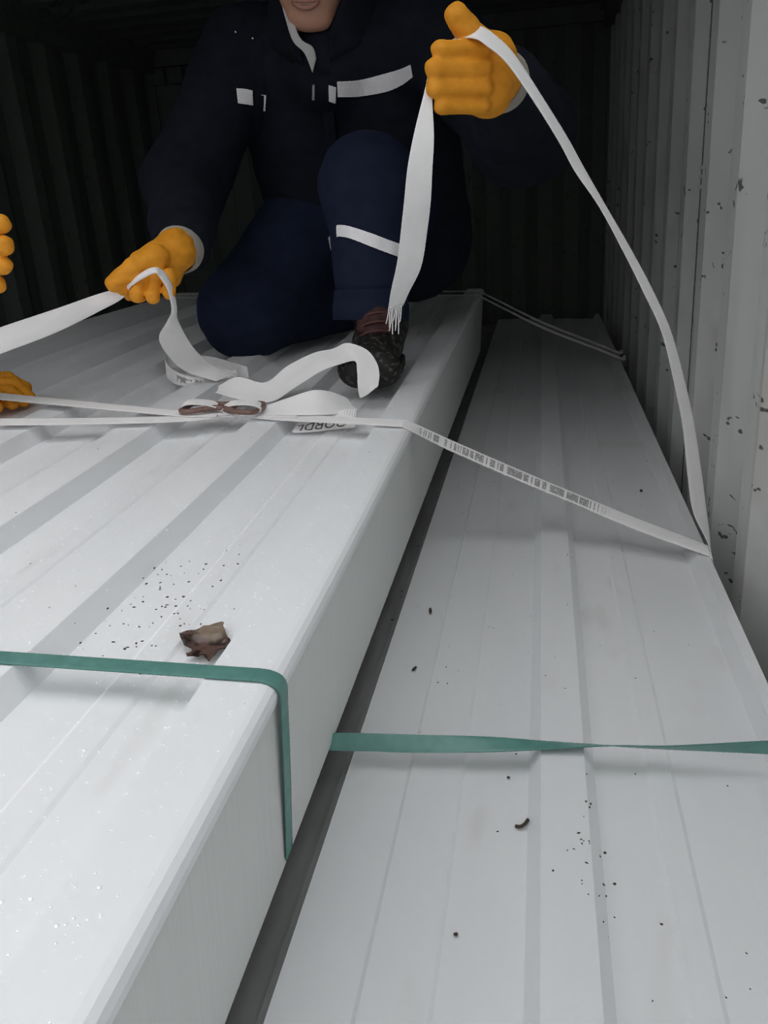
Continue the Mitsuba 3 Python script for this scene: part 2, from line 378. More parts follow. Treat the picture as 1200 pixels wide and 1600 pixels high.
def sheet_profile(x0, x1, tops, pan, top, stiff, slope=0.012):
    """Upper line of a ribbed sheet: tops = (left, right) of each rib top; stiff = low swages (left, right) on the pans."""
    pts = []
    for l, r in tops:
        pts += [(l - slope, pan), (l, top), (r, top), (r + slope, pan)]
    for l, r in stiff:
        pts += [(l - 0.004, pan), (l, pan + 0.0022), (r, pan + 0.0022), (r + 0.004, pan)]
    pts = sorted(p for p in pts if x0 + 1e-6 < p[0] < x1 - 1e-6)
    zs = np.interp([x0, x1], [p[0] for p in pts], [p[1] for p in pts])
    return [(x0, zs[0])] + pts + [(x1, zs[1])]

YS = np.concatenate([np.linspace(-0.12, 0.6, 4), np.linspace(0.75, 2.4, 12), [2.8, 3.12]])
def lift(q, y):
    w = np.clip((q[:, 1] - 1.03) / 0.16, 0, 1)
    q[:, 1] += rise(y) * w
    return q

# the upper pack, straddling the two lower ones
RIBS_U = [(-1.372, -1.25), (-1.105, -1.05), (-0.895, -0.84), (-0.69, -0.63), (-0.475, -0.425), (-0.255, -0.203)]
STIFF_U = [(x - 0.012, x + 0.016) for x in (-1.17, -0.965, -0.76, -0.552, -0.335)]
up = sheet_profile(-1.372, -0.203, RIBS_U, 1.195, 1.220, STIFF_U)
up[-1] = (-0.2065, 1.220)
edge = [(-0.2010, 1.2185), (-0.1968, 1.2150), (-0.1950, 1.2095)]
shell_top = up + edge + [(-0.1965, 1.2005), (-0.1985, 1.2010), (-0.1990, 1.2120), (-0.2065, 1.2165)] + [(x, z - 0.0035) for x, z in reversed(up[:-1])]
add('panel_pack', sweep_y([(-1.370, 1.0235), (-0.2065, 1.0235), (-0.1990, 1.195), (-0.1990, 1.2118), (-0.2065, 1.2163)] + [(x, z - 0.0036) for x, z in reversed(up[1:-1])] + [(-1.370, 1.2145)], YS, lift), 'panel_film')
labels['panel_pack'] = {'label': 'taller pack of pale grey wall panels that the kneeling worker rests on', 'category': 'panel pack'}
scene['panel_pack__side_film'] = scene.pop('panel_pack')
add('panel_pack__top_sheet', sweep_y(shell_top, YS, lift), 'panel_paint')
lab('panel_pack__top_sheet', 'ribbed white-grey painted top sheet')

def lower_pack(name, x0, x1, tops, stiff):
    prof = sheet_profile(x0, x1, tops, 0.998, 1.020, stiff)
    n = len(prof)
    sh = prof + [(x1 + 0.002, 0.985)] + [(x, z - 0.003) for x, z in reversed(prof)]
    body = [(x0 + 0.002, 0.035 * x0 + 0.004), (x1 - 0.001, 0.035 * x1 + 0.004), (x1 - 0.001, 0.984)] + [(x, z - 0.0032) for x, z in reversed(prof)]
    add(name + '__side_film', sweep_y(body, [-0.12, 2.0, 4.12]), 'panel_film')
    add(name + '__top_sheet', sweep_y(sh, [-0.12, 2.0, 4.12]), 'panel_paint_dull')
RIBS_L = [(-0.732, -0.687), (-0.482, -0.437), (-0.232, -0.187), (0.018, 0.063), (0.268, 0.30)]
STIFF_L = [(x - 0.012, x + 0.012) for x in (-0.82, -0.61, -0.57, -0.36, -0.32)] + [(-0.118, -0.065), (0.131, 0.153)]
RIBS_L = [r for r in RIBS_L if r[0] > 0]; STIFF_L = [r for r in STIFF_L if r[0] > -0.15]
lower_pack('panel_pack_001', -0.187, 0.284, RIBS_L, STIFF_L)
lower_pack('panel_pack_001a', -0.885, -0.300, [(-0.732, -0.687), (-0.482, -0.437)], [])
scene['panel_pack_001__side_film'] = ply(sweep_y([(-0.883, -0.027), (0.283, 0.012), (0.283, 0.984), (0.256, 0.994), (-0.1875, 0.994), (-0.1875, 0.955), (-0.30, 0.955), (-0.30, 0.994), (-0.883, 0.994)], [-0.12, 2.0, 4.12]), 'panel_film')
add('panel_pack_001__recessed_strip', sweep_y([(-0.2995, 0.956), (-0.188, 0.956), (-0.188, 0.986), (-0.1965, 0.986), (-0.1985, 0.975), (-0.2995, 0.972)], [-0.12, 2.0, 4.12]), 'grey_strip')  # recessed strip, darker grey than the sheets beside it
lab('panel_pack_001__recessed_strip', 'dark grey recessed strip')
del scene['panel_pack_001a__side_film']; scene['panel_pack_001__top_sheet_001'] = scene.pop('panel_pack_001a__top_sheet')
labels['panel_pack_001'] = {'label': 'lower pack of pale grey ribbed panels along the right container wall', 'category': 'panel pack'}
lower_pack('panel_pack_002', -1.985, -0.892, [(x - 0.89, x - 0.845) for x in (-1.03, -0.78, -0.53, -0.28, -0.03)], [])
labels['panel_pack_002'] = {'label': 'lower pack of panels under the left half of the taller pack', 'category': 'panel pack'}

# ------------------------------------------------------------------ teal packing bands
def band(key, centre, width_dirs, w, n=10, **kw):
    c = np.array(centre, float); d = np.array(width_dirs, float); d /= np.linalg.norm(d, axis=1, keepdims=True)
    return add_ribbon(key, c + d * w / 2, c - d * w / 2, 'teal_plastic', th=0.0012, n=n, **kw)
c, d = [], []
for x, z in ((-1.380, 1.03), (-1.382, 1.12), (-1.380, 1.20), (-1.372, 1.2215), (-1.34, 1.2215), (-1.0, 1.2215), (-0.66, 1.2215), (-0.45, 1.2215), (-0.24, 1.2218), (-0.214, 1.2218), (-0.2035, 1.2205), (-0.1958, 1.2165), (-0.1925, 1.2085), (-0.1935, 1.190), (-0.1985, 1.11), (-0.2045, 1.030)):
    c.append((x, 0.5505 - 0.010 * (x + 0.203) * 0 + (0.0 if z > 1.21 else (1.22 - z) * 0.06), z)); d.append((0.0 if z > 1.21 else 0.0, 1, 0))
band('packing_band', c, d, 0.0185, n=6)
lab('packing_band', 'teal plastic packing band around the taller pack in front of the dead leaf', 'packing band')
c, d = [], []
for x, y_, ang, z in ((-0.40, 0.733, 0, 1.0212), (-0.30, 0.733, 0, 1.0212), (-0.245, 0.733, 6, 1.0212), (-0.205, 0.733, 42, 1.0250), (-0.160, 0.735, 50, 1.0270), (-0.115, 0.738, 46, 1.0275), (-0.04, 0.748, 20, 1.0265), (0.022, 0.756, -10, 1.0255), (0.09, 0.7615, -36, 1.0275), (0.153, 0.766, -47, 1.0280), (0.25, 0.775, -80, 1.0310), (0.283, 0.778, -105, 1.0300), (0.292, 0.779, -150, 1.010), (0.290, 0.779, -180, 0.90), (0.290, 0.779, -180, 0.6)):
    c.append((x, y_, z)); d.append((0, math.cos(math.radians(ang)), math.sin(math.radians(ang))))
band('packing_band_001', c, d, 0.019, n=8)
lab('packing_band_001', 'twisted teal plastic packing band across the lower right pack', 'packing band')

# ------------------------------------------------------------------ people
def turn(M, rows):
    """Field rows in a local frame moved by the 4x4 matrix M."""
    out = []
    for r in rows:
        r = list(r); a = M @ [*r[0:3], 1]; b = M @ [*r[4:7], 1]
        out.append((*a[:3], r[3], *b[:3], r[7]))
    return out

def frame(origin, pitch=0.0, yaw=0.0, roll=0.0):
    """pitch > 0 bows the head's front (-y) down; yaw turns it about z."""
    c, s = math.cos(math.radians(pitch)), math.sin(math.radians(pitch))
    P = np.array([[1, 0, 0], [0, c, -s], [0, s, c]])
    c, s = math.cos(math.radians(yaw)), math.sin(math.radians(yaw))
    Y = np.array([[c, -s, 0], [s, c, 0], [0, 0, 1]])
    c, s = math.cos(math.radians(roll)), math.sin(math.radians(roll))
    R = np.array([[c, 0, s], [0, 1, 0], [-s, 0, c]])
    M = np.eye(4); M[:3, :3] = Y @ P @ R; M[:3, 3] = origin
    return M

HEAD = ([(0, .012, .048, .078, 0, .040, .040, .080), (0, -.040, .030, .064, 0, -.046, -.045, .050), (0, -.066, -.086, .024, 0, -.060, -.060, .030)]
        + [(q * .048, .010, -.030, .028, q * .024, -.060, -.084, .024) for q in (-1, 1)] + [(q * .040, -.052, -.012, .030, q * .034, -.058, -.042, .026) for q in (-1, 1)]
        + [(0, -.096, .026, .008, 0, -.116, -.012, .0115)] + [(q * .013, -.104, -.016, .0085, q * .012, -.100, -.016, .008) for q in (-1, 1)]
        + [(q * .018, -.094, .046, .011, q * .046, -.078, .044, .010) for q in (-1, 1)] + [(q * .076, .010, .008, .013, q * .078, .016, -.026, .010) for q in (-1, 1)])

def cuff(key, a, b, r0, r1, bsdf):
    """A ribbed knit cuff: an open band of revolution from a to b."""
    a, b = np.array(a, float), np.array(b, float); L = np.linalg.norm(b - a); z = (b - a) / L
    n = 40
    prof = [(r0 - .004, 0), (r0, 0), (r0 + .002, .3 * L), ((r0 + r1) / 2 + .003, .6 * L), (r1, L), (r1 - .004, L)]
    th = np.linspace(0, 2 * math.pi, n, endpoint=False)
    x = np.cross(z, [0.2, 0.3, 0.9]); x /= np.linalg.norm(x); y = np.cross(z, x)
    V, k = [], len(prof)
    for r, h in prof:
        rr = r + .0012 * np.sin(th * 20)
        V.append(a + z * h + rr[:, None] * (np.cos(th)[:, None] * x + np.sin(th)[:, None] * y))
    i = np.arange(k * n).reshape(k, n); F = []
    for q in range(k):
        A, B = i[q], i[(q + 1) % k]
        F += [np.column_stack([A, np.roll(A, -1), np.roll(B, -1)]), np.column_stack([A, np.roll(B, -1), B])]
    m = trimesh.Trimesh(np.vstack(V), np.vstack(F), process=False); m.fix_normals()
    return add(key, m, bsdf, smooth=True)

def folds(amp, f=13.0, seed=0):
    return lambda P: amp * (meshkit.fbm(P * [f, f, f * 1.6], 3, seed) - 0.5) * 2

def boot(key, M, h):
    rows = [(-.030, -.120, .034, .036, .026, -.125, .034, .034), (-.004, -.110, .040, .042, -.002, 0, .062, .046), (-.002, 0, .06, .047, 0, .07, .085, .050),
            (0, .085, .045, .043, 0, .065, .12, .050), (0, .06, .10, .050, 0, .055, .165, .054)]
    f = field(turn(M, rows), k=.02, grain=lambda P: .0016 * (meshkit.fbm(P * 70, 2) - .5))
    add(key + '__upper', surface(f, h, smooth=1), 'boot_leather', smooth=True)
    t = np.linspace(0, 2 * math.pi, 40, endpoint=False)
    out = np.column_stack([(.052 + .008 * np.sin(t - .2)) * np.cos(t), .002 + .150 * np.sin(t)])
    out[:, 0] *= np.where(np.abs(out[:, 1] - .02) < .06, .90, 1.0)
    so = trimesh.creation.extrude_polygon(Polygon(out).buffer(.004), .020, engine='earcut')
    so.apply_transform(M)
    add(key + '__sole', so, 'boot_sole')
    f = field(turn(M, [(-.026, -.040, .100, .012, .026, -.040, .100, .012), (-.028, -.028, .122, .013, .028, -.028, .122, .013), (0, -.048, .088, .018, 0, -.020, .13, .020)]), k=.012, grain=lambda P: .004 * (meshkit.fbm(P * 60, 2) - .5))
    add(key + '__padded_tongue', surface(f, .004, smooth=1), 'burgundy_padding', smooth=True); lab(key + '__padded_tongue', 'burgundy padded boot tongue')
    for q in range(3):
        y, z = -.066 + .014 * q, .088 + .016 * q
        P = [(-.034, y + .012, z - .004), (-.012, y - .008, z + .008), (.012, y - .006, z + .012), (.036, y + .016, z + .006)]
        P = [(M @ [*p, 1])[:3] for p in P]
        add(key + '__lace', tube(P, .0022, 6, 4), 'boot_lace', smooth=True)

def glove(key, hand_rows, cuff_a, cuff_b, r0, r1, label, h=.0024):
    f = field(hand_rows, k=.0045, grain=lambda P: .0010 * (meshkit.fbm(P * 110, 2) - .5) + .0012 * np.sin(P[:, 2] * 330 + 3 * meshkit.noise(P * 30)) * .5)
    add(key + '__leather', surface(f, h, smooth=1), 'orange_leather', smooth=True)
    lab(key + '__leather', label)
    cuff(key + '__cuff', cuff_a, cuff_b, r0, r1, 'knit_cuff'); lab(key + '__cuff', 'off-white knitted glove cuff')

def hand(*chains):
    return [r for c in chains for r in C(*c)]

def person(key, J, hstep=.009):
    """J: joints and radii. Builds body, jacket, trousers and head parts as children of key."""
    M = frame(*J['head'])
    sk = lambda rows, q: [(*r[:3], r[3] * q, *r[4:7], r[7] * q) for r in rows]
    limbs = J['torso'] + J['arm_r'] + J['arm_l'] + J['leg_r'] + J['leg_l']
    neck = [(*(M @ [0, .022, -.05, 1])[:3], .054, *J['nape'], .060)]
    low = field(sk(limbs, .70) + neck + J['inner_hands'], k=.03)
    hd = field(turn(M, HEAD) + neck, k=.016)
    body = cat([surface(low, .012), surface(hd, .0032, smooth=1)])
    add(key + '__body', body, 'skin', smooth=True)
    e = [(M @ [*p, 1])[:3] for p in ((-.026, -.0925, -.050), (-.012, -.0985, -.0490), (0, -.1000, -.0500), (.012, -.0985, -.0490), (.026, -.0925, -.050))]
    add(key + '__lips', cat([tube(e, .0048, 8, 5), tube([(M @ [*p, 1])[:3] for p in ((-.024, -.0915, -.053), (-.011, -.0965, -.0600), (0, -.0980, -.0615), (.011, -.0965, -.0600), (.024, -.0915, -.053))], .0056, 8, 5)]), 'lip', smooth=True)
    te = trimesh.creation.box((.030, .006, .009)); te.apply_transform(M @ trimesh.transformations.translation_matrix([0, -.0955, -.0555])); add(key + '__teeth', te, 'teeth')
    for q in (-1, 1):
        b = trimesh.creation.icosphere(2, .0125); b.apply_transform(M @ trimesh.transformations.translation_matrix([q * .031, -.083, .026])); add(key + '__eyeball', b, 'eye_white', smooth=True)
        b = trimesh.creation.icosphere(2, .006); b.apply_transform(M @ trimesh.transformations.translation_matrix([q * .031, -.0915, .026])); add(key + '__iris', b, 'hair', smooth=True)
    f = field(turn(M, [(0, .020, .062, .081, 0, .048, .050, .083), (0, .06, .0, .07, 0, .06, -.03, .06)]), k=.02, grain=lambda P: .004 * (meshkit.fbm(P * 50, 2) - .5))
    add(key + '__hair', surface(f, .005, smooth=1), 'hair', smooth=True)
    jk = field(J['torso'] + J['arm_r'] + J['arm_l'], k=.05, grain=folds(.007, 13, 1))
    add(key + '__jacket', surface(jk, hstep), 'navy_jacket', smooth=True)
    lab(key + '__jacket', 'dark navy work jacket')
    tr = field(J['hips'] + J['leg_r'] + J['leg_l'], k=.045, grain=folds(.005, 16, 2))
    add(key + '__trousers', surface(tr, hstep), 'navy_trousers', smooth=True)
    lab(key + '__trousers', 'navy blue work trousers')
    return jk, tr

def tape(key, f, c0, label=None, off=.0045, start=-.35):
    """A reflective tape laid on the cloth f: c0 = rows (top point, bottom point) near the cloth, brought onto it along the line from the front."""
    rows = np.array(c0, float); top, bot = catmull(rows[:, 0], 6), catmull(rows[:, 1], 6)
    def on(P):
        d = P - CAM; d /= np.linalg.norm(d, axis=1, keepdims=True)
        P = P + start * d; t = np.zeros(len(P))
        for _ in range(120):
            t += np.clip(f(P + t[:, None] * d), -.01, .03) * .6
        return P + (t - off)[:, None] * d
    e1, m_, e2 = on(top), on((top + bot) / 2), on(bot)
    m, uv = ribbon(e1, e2, th=.0014, n=1, across=2)
    add(key, m, 'reflective_tape', smooth=False); lab(key, label or 'silver reflective tape')

# ---- the kneeling worker
J = dict(
    head=((-.468, 1.888, 2.017), 20, 4, 3), nape=(-.455, 1.985, 1.86),
    torso=C((-.315, 2.16, 1.47, .150), (-.335, 2.04, 1.83, .130)) + C((-.525, 2.16, 1.49, .140), (-.575, 2.05, 1.83, .130)) + C((-.655, 2.02, 1.87, .085), (-.255, 1.98, 1.87, .085)) + C((-.455, 2.02, 1.88, .11), (-.455, 1.96, 1.85, .10)),
    hips=C((-.32, 2.15, 1.50, .135), (-.52, 2.15, 1.50, .135)),
    arm_r=C((-.660, 1.99, 1.88, .092), (-.752, 1.815, 1.615, .082), (-.662, 1.550, 1.505, .058)),
    arm_l=C((-.235, 1.94, 1.88, .092), (-.040, 1.735, 1.680, .088), (-.064, 1.435, 1.727, .062)),
    leg_l=C((-.355, 2.12, 1.55, .125), (-.342, 1.752, 1.598, .090), (-.336, 1.708, 1.395, .070)),
    leg_r=C((-.545, 2.12, 1.53, .125), (-.672, 1.890, 1.335, .100), (-.50, 2.19, 1.315, .070)),
    inner_hands=C((-.662, 1.55, 1.505, .03), (-.69, 1.43, 1.465, .02)) + C((-.066, 1.42, 1.728, .03), (-.10, 1.32, 1.735, .02)))
jk, tr = person('person', J)
labels['person'] = {'label': 'worker in navy reflective clothes kneeling on the tall pack and pulling a white strap', 'category': 'person'}
boot('person__boot', frame((-.316, 1.662, 1.2385), 0, 3) @ np.diag([.94, .95, .97, 1]), .004)
cuff('person__trouser_hem', (-.336, 1.705, 1.400), (-.3355, 1.697, 1.342), .074, .0775, 'navy_trousers'); lab('person__trouser_hem', 'turned-up navy trouser hem')
boot('person__boot_001', frame((-.475, 2.27, 1.375), 62, 12), .007)
lab('person__boot', 'scuffed black work boot with burgundy tongue'); lab('person__boot_001', 'scuffed black work boot folded behind')
glove('person__glove', hand(
    [(-.654, 1.470, 1.491, .036), (-.682, 1.425, 1.473, .032)], [(-.663, 1.460, 1.463, .032), (-.694, 1.425, 1.463, .022)],
    [(-.657, 1.420, 1.491, .022), (-.687, 1.385, 1.475, .0175), (-.721, 1.375, 1.452, .0150)],
    [(-.699, 1.408, 1.464, .0122), (-.7125, 1.390, 1.442, .0118), (-.718, 1.420, 1.428, .0105)],
    [(-.677, 1.402, 1.468, .0122), (-.6855, 1.383, 1.431, .0118), (-.697, 1.420, 1.424, .0105)],
    [(-.655, 1.406, 1.467, .0122), (-.6590, 1.388, 1.428, .0118), (-.673, 1.425, 1.422, .0105)],
    [(-.635, 1.415, 1.461, .0115), (-.6325, 1.398, 1.433, .0108), (-.650, 1.435, 1.427, .0100)],
    [(-.650, 1.480, 1.496, .038), (-.655, 1.515, 1.500, .038)]),
    (-.6515, 1.490, 1.4925), (-.656, 1.530, 1.500), .0395, .043, 'orange leather work glove with four fingers curled down')
glove('person__glove_001', hand(
    [(-.076, 1.325, 1.752, .036), (-.080, 1.325, 1.712, .036)], [(-.100, 1.325, 1.752, .029), (-.102, 1.325, 1.712, .027)],
    [(-.085, 1.315, 1.764, .023), (-.106, 1.285, 1.783, .0175), (-.120, 1.275, 1.800, .0165)],
    [(-.086, 1.287, 1.760, .0135), (-.139, 1.252, 1.757, .0125), (-.141, 1.290, 1.757, .011)],
    [(-.084, 1.283, 1.7365, .0135), (-.147, 1.247, 1.735, .0125), (-.149, 1.290, 1.736, .011)],
    [(-.084, 1.285, 1.713, .0135), (-.146, 1.249, 1.7125, .0125), (-.147, 1.290, 1.714, .011)],
    [(-.087, 1.290, 1.692, .0125), (-.138, 1.258, 1.6915, .0115), (-.140, 1.295, 1.694, .0105)],
    [(-.072, 1.355, 1.735, .038), (-.068, 1.395, 1.731, .038)]),
    (-.0700, 1.366, 1.733), (-.066, 1.404, 1.730), .0405, .043, 'orange leather work glove closed in a raised fist')
# collar, lining, flap, tapes, snaps
top = [(-.497, 1.853, 1.872), (-.530, 1.872, 1.950), (-.562, 1.950, 1.990), (-.470, 2.065, 1.995), (-.372, 1.955, 1.990), (-.398, 1.868, 1.950), (-.432, 1.853, 1.880)]
bot = [(-.490, 1.868, 1.835), (-.552, 1.900, 1.868), (-.590, 1.965, 1.900), (-.465, 2.085, 1.900), (-.335, 1.965, 1.900), (-.372, 1.890, 1.868), (-.436, 1.868, 1.835)]
add_ribbon('person__collar', top, bot, 'navy_jacket', th=.010, n=8)
lin0 = [(-.530, 1.848, 1.990), (-.526, 1.850, 1.954), (-.515, 1.842, 1.913), (-.502, 1.840, 1.873), (-.480, 1.842, 1.850), (-.468, 1.850, 1.816)]
lin1 = [(-.519, 1.850, 1.990), (-.514, 1.851, 1.953), (-.501, 1.843, 1.914), (-.486, 1.841, 1.877), (-.464, 1.846, 1.862), (-.459, 1.852, 1.842)]
add_ribbon('person__collar_lining', lin0, lin1, 'grey_lining', th=.003, n=6); lab('person__collar_lining', 'light grey lining along the open collar')
f = field(C((-.50, 1.905, 1.865, .040), (-.42, 1.905, 1.865, .040)) + C((-.46, 1.93, 1.85, .05), (-.46, 1.96, 1.90, .058)), k=.02)
add('person__knit_collar', surface(f, .006), 'dark_knit', smooth=True); lab('person__knit_collar', 'black knitted pullover at the neck')
tape('person__tape', jk, [((-.650,1.900,1.802),(-.649,1.900,1.773)), ((-.632,1.900,1.800),(-.632,1.900,1.770)), ((-.615,1.900,1.796),(-.616,1.900,1.767))])
tape('person__tape_001', jk, [((-.590,1.880,1.785),(-.595,1.880,1.754)), ((-.579,1.880,1.783),(-.584,1.880,1.753))])
tape('person__tape_002', jk, [((-.443,1.880,1.795),(-.444,1.880,1.765)), ((-.427,1.880,1.790),(-.430,1.880,1.760))])
tape('person__tape_003', jk, [((-.429,1.900,1.803),(-.429,1.900,1.774)), ((-.383,1.900,1.803),(-.382,1.900,1.773)), ((-.329,1.900,1.812),(-.326,1.900,1.779)), ((-.295,1.900,1.819),(-.292,1.900,1.790)), ((-.274,1.900,1.826),(-.270,1.900,1.803))])
tape('person__tape_004', tr, [((-.394,1.680,1.525),(-.412,1.680,1.503)), ((-.394,1.680,1.505),(-.408,1.680,1.480))])
tape('person__tape_005', tr, [((-.388,1.660,1.528),(-.390,1.660,1.507)), ((-.365,1.660,1.525),(-.366,1.660,1.503)), ((-.322,1.660,1.511),(-.325,1.660,1.487)), ((-.291,1.660,1.499),(-.294,1.660,1.475)), ((-.263,1.660,1.489),(-.266,1.660,1.465)), ((-.247,1.660,1.485),(-.250,1.660,1.462))])
def strip(key, f, rows, bsdf, label, off):
    rows = np.array(rows, float)
    d = rows - CAM; d /= np.linalg.norm(d, axis=2, keepdims=True)
    P = (rows - .35 * d).reshape(-1, 3); d = d.reshape(-1, 3); t = np.zeros(len(P))
    for _ in range(120): t += np.clip(f(P + t[:, None] * d), -.01, .03) * .6
    P = (P + (t - off)[:, None] * d).reshape(rows.shape)
    m, uv = ribbon(P[:, 0], P[:, 1], th=.004, n=4, across=2)
    add(key, m, bsdf, smooth=False); lab(key, label)
strip('person__front_flap', jk, [((-.468,1.9,1.826),(-.448,1.9,1.825)), ((-.463,1.9,1.741),(-.439,1.9,1.743)), ((-.459,1.9,1.640),(-.436,1.9,1.642)), ((-.452,1.9,1.549),(-.429,1.9,1.548))], 'navy_jacket', 'front flap over the jacket zip', .004)
strip('person__pocket_flap', jk, [((-.601,1.9,1.893),(-.584,1.9,1.892)), ((-.608,1.9,1.785),(-.591,1.9,1.784)), ((-.620,1.9,1.720),(-.603,1.9,1.719))], 'navy_jacket', 'stitched welt down the jacket front', .003)
strip('person__zip', jk, [((-.4745,1.87,1.797),(-.4765,1.87,1.769)), ((-.4695,1.87,1.797),(-.4715,1.87,1.768))], 'bright_metal', 'metal zip slider', .006)
for x, z in ((-.641, 1.907), (-.605, 1.893), (-.419, 1.903)):
    P = np.array([[x, 1.9, z]]); d = P - CAM; d /= np.linalg.norm(d); t = -.35
    for _ in range(120): t += float(np.clip(jk(P + t * d)[0], -.01, .03)) * .6
    b = trimesh.creation.icosphere(1, .0028); b.apply_translation((P + (t - .002) * d)[0]); add('person__snap', b, 'bright_metal', smooth=True)

# ---- the second worker, of whom the frame shows the gloves
J2 = dict(
    head=((-1.33, 1.12, 1.95), 25, -70, 0), nape=(-1.44, 1.12, 1.84),
    torso=C((-1.70, 1.16, 1.42, .14), (-1.48, 1.22, 1.70, .125)) + C((-1.70, .96, 1.42, .14), (-1.48, 1.02, 1.70, .125)) + C((-1.44, 1.28, 1.74, .085), (-1.42, .96, 1.74, .085)) + C((-1.47, 1.12, 1.76, .10), (-1.43, 1.12, 1.78, .09)),
    hips=C((-1.69, 1.17, 1.40, .13), (-1.69, .97, 1.40, .13)),
    arm_r=C((-1.40, .98, 1.72, .09), (-1.20, 1.10, 1.56, .078), (-1.01, 1.305, 1.488, .056)),
    arm_l=C((-1.42, 1.28, 1.72, .09), (-1.31, 1.38, 1.46, .078), (-1.145, 1.445, 1.270, .056)),
    leg_l=C((-1.67, 1.18, 1.38, .12), (-1.50, 1.20, 1.30, .085), (-1.68, 1.20, 1.18, .068)) ,
    leg_r=C((-1.67, .96, 1.38, .12), (-1.50, .94, 1.30, .085), (-1.68, .93, 1.18, .068)),
    inner_hands=C((-1.01, 1.305, 1.488, .03), (-.93, 1.27, 1.51, .02)) + C((-1.145, 1.445, 1.27, .03), (-1.09, 1.46, 1.25, .02)))
person('person_001', J2, .014)
labels['person_001'] = {'label': 'second worker at the left edge, only orange gloves in view, beside the strap ends', 'category': 'person'}
boot('person_001__boot', frame((-1.66, 1.20, 1.022), 0, 90), .009); boot('person_001__boot_001', frame((-1.66, .93, 1.022), 0, 90), .009)
glove('person_001__glove', hand(
    [(-.930, 1.270, 1.539, .034), (-.938, 1.270, 1.479, .034)], [(-.894, 1.250, 1.556, .0145), (-.824, 1.240, 1.556, .0140), (-.856, 1.280, 1.550, .012)],
    [(-.901, 1.250, 1.527, .0145), (-.822, 1.235, 1.525, .0140), (-.857, 1.280, 1.519, .012)], [(-.908, 1.250, 1.498, .0142), (-.832, 1.237, 1.495, .0138), (-.866, 1.280, 1.489, .012)],
    [(-.918, 1.255, 1.470, .013), (-.854, 1.245, 1.465, .0128), (-.886, 1.285, 1.460, .011)], [(-.925, 1.280, 1.555, .022), (-.895, 1.255, 1.580, .017), (-.885, 1.235, 1.590, .0155)],
    [(-.950, 1.28, 1.508, .038), (-1.01, 1.305, 1.490, .038)]), (-.975, 1.292, 1.500), (-1.015, 1.308, 1.489), .046, .049, 'orange leather work glove, fingers closed', .003)
glove('person_001__glove_001', hand(
    [(-1.107, 1.460, 1.256, .034), (-1.079, 1.440, 1.246, .028)], [(-1.105, 1.500, 1.260, .0145), (-1.056, 1.515, 1.255, .014), (-1.010, 1.500, 1.240, .0125)],
    [(-1.088, 1.470, 1.252, .0145), (-1.021, 1.480, 1.252, .014), (-.979, 1.460, 1.232, .0122)], [(-1.071, 1.440, 1.242, .0142), (-1.014, 1.450, 1.244, .0138), (-.976, 1.435, 1.228, .0118)],
    [(-1.059, 1.410, 1.238, .0125), (-1.015, 1.420, 1.240, .012), (-.983, 1.410, 1.228, .011)], [(-1.075, 1.405, 1.238, .020), (-1.030, 1.385, 1.236, .016), (-1.000, 1.380, 1.230, .014)],
    [(-1.12, 1.452, 1.262, .036), (-1.15, 1.445, 1.272, .036)]), (-1.118, 1.455, 1.260), (-1.152, 1.443, 1.272), .043, .046, 'orange leather work glove resting on the pack', .003)

# ------------------------------------------------------------------ white lashing straps
W = 'white_webbing'
def strap(key, label, **runs):
    """One strap: a single run is the thing itself, several runs are its parts."""
    labels[key] = {'label': label, 'category': 'strap'}
    for nm, (rows, bsdf, kw) in runs.items():
        e1, e2 = pairs(rows)
        add_ribbon(key + '__' + nm if len(runs) > 1 else key, e1, e2, bsdf, **kw)

# taut run from the buckle over the edge of the tall pack to the edge of the right pack and down into the gap
strap('lashing_strap', 'taut white strap from the buckle across to the right pack edge, printed with black marks',
    flat_run=([((-.560,1.342,1.2395),(-.555,1.306,1.2385)), ((-.491,1.342,1.2365),(-.480,1.306,1.2360)), ((-.422,1.330,1.2350),(-.413,1.293,1.2350)), ((-.332,1.322,1.2345),(-.324,1.284,1.2345)), ((-.244,1.311,1.2345),(-.238,1.271,1.2345)), ((-.210,1.310,1.2335),(-.206,1.270,1.2335))], W, dict(n=6)),
    printed_run=([((-.212,1.310,1.2340),(-.208,1.270,1.2340)), ((-.196,1.316,1.2270),(-.193,1.276,1.2240)), ((-.144,1.356,1.190),(-.143,1.318,1.184)), ((-.036,1.374,1.137),(-.037,1.336,1.131)), ((.074,1.377,1.090),(.070,1.338,1.086)), ((.181,1.358,1.053),(.174,1.318,1.050)), ((.276,1.330,1.027),(.270,1.292,1.025)), ((.287,1.327,1.020),(.283,1.289,1.019)), ((.2905,1.325,1.000),(.2895,1.287,.998)), ((.2905,1.325,.85),(.2895,1.287,.85)), ((.2905,1.325,.50),(.2895,1.287,.50))], 'printed_webbing', dict(n=8)))
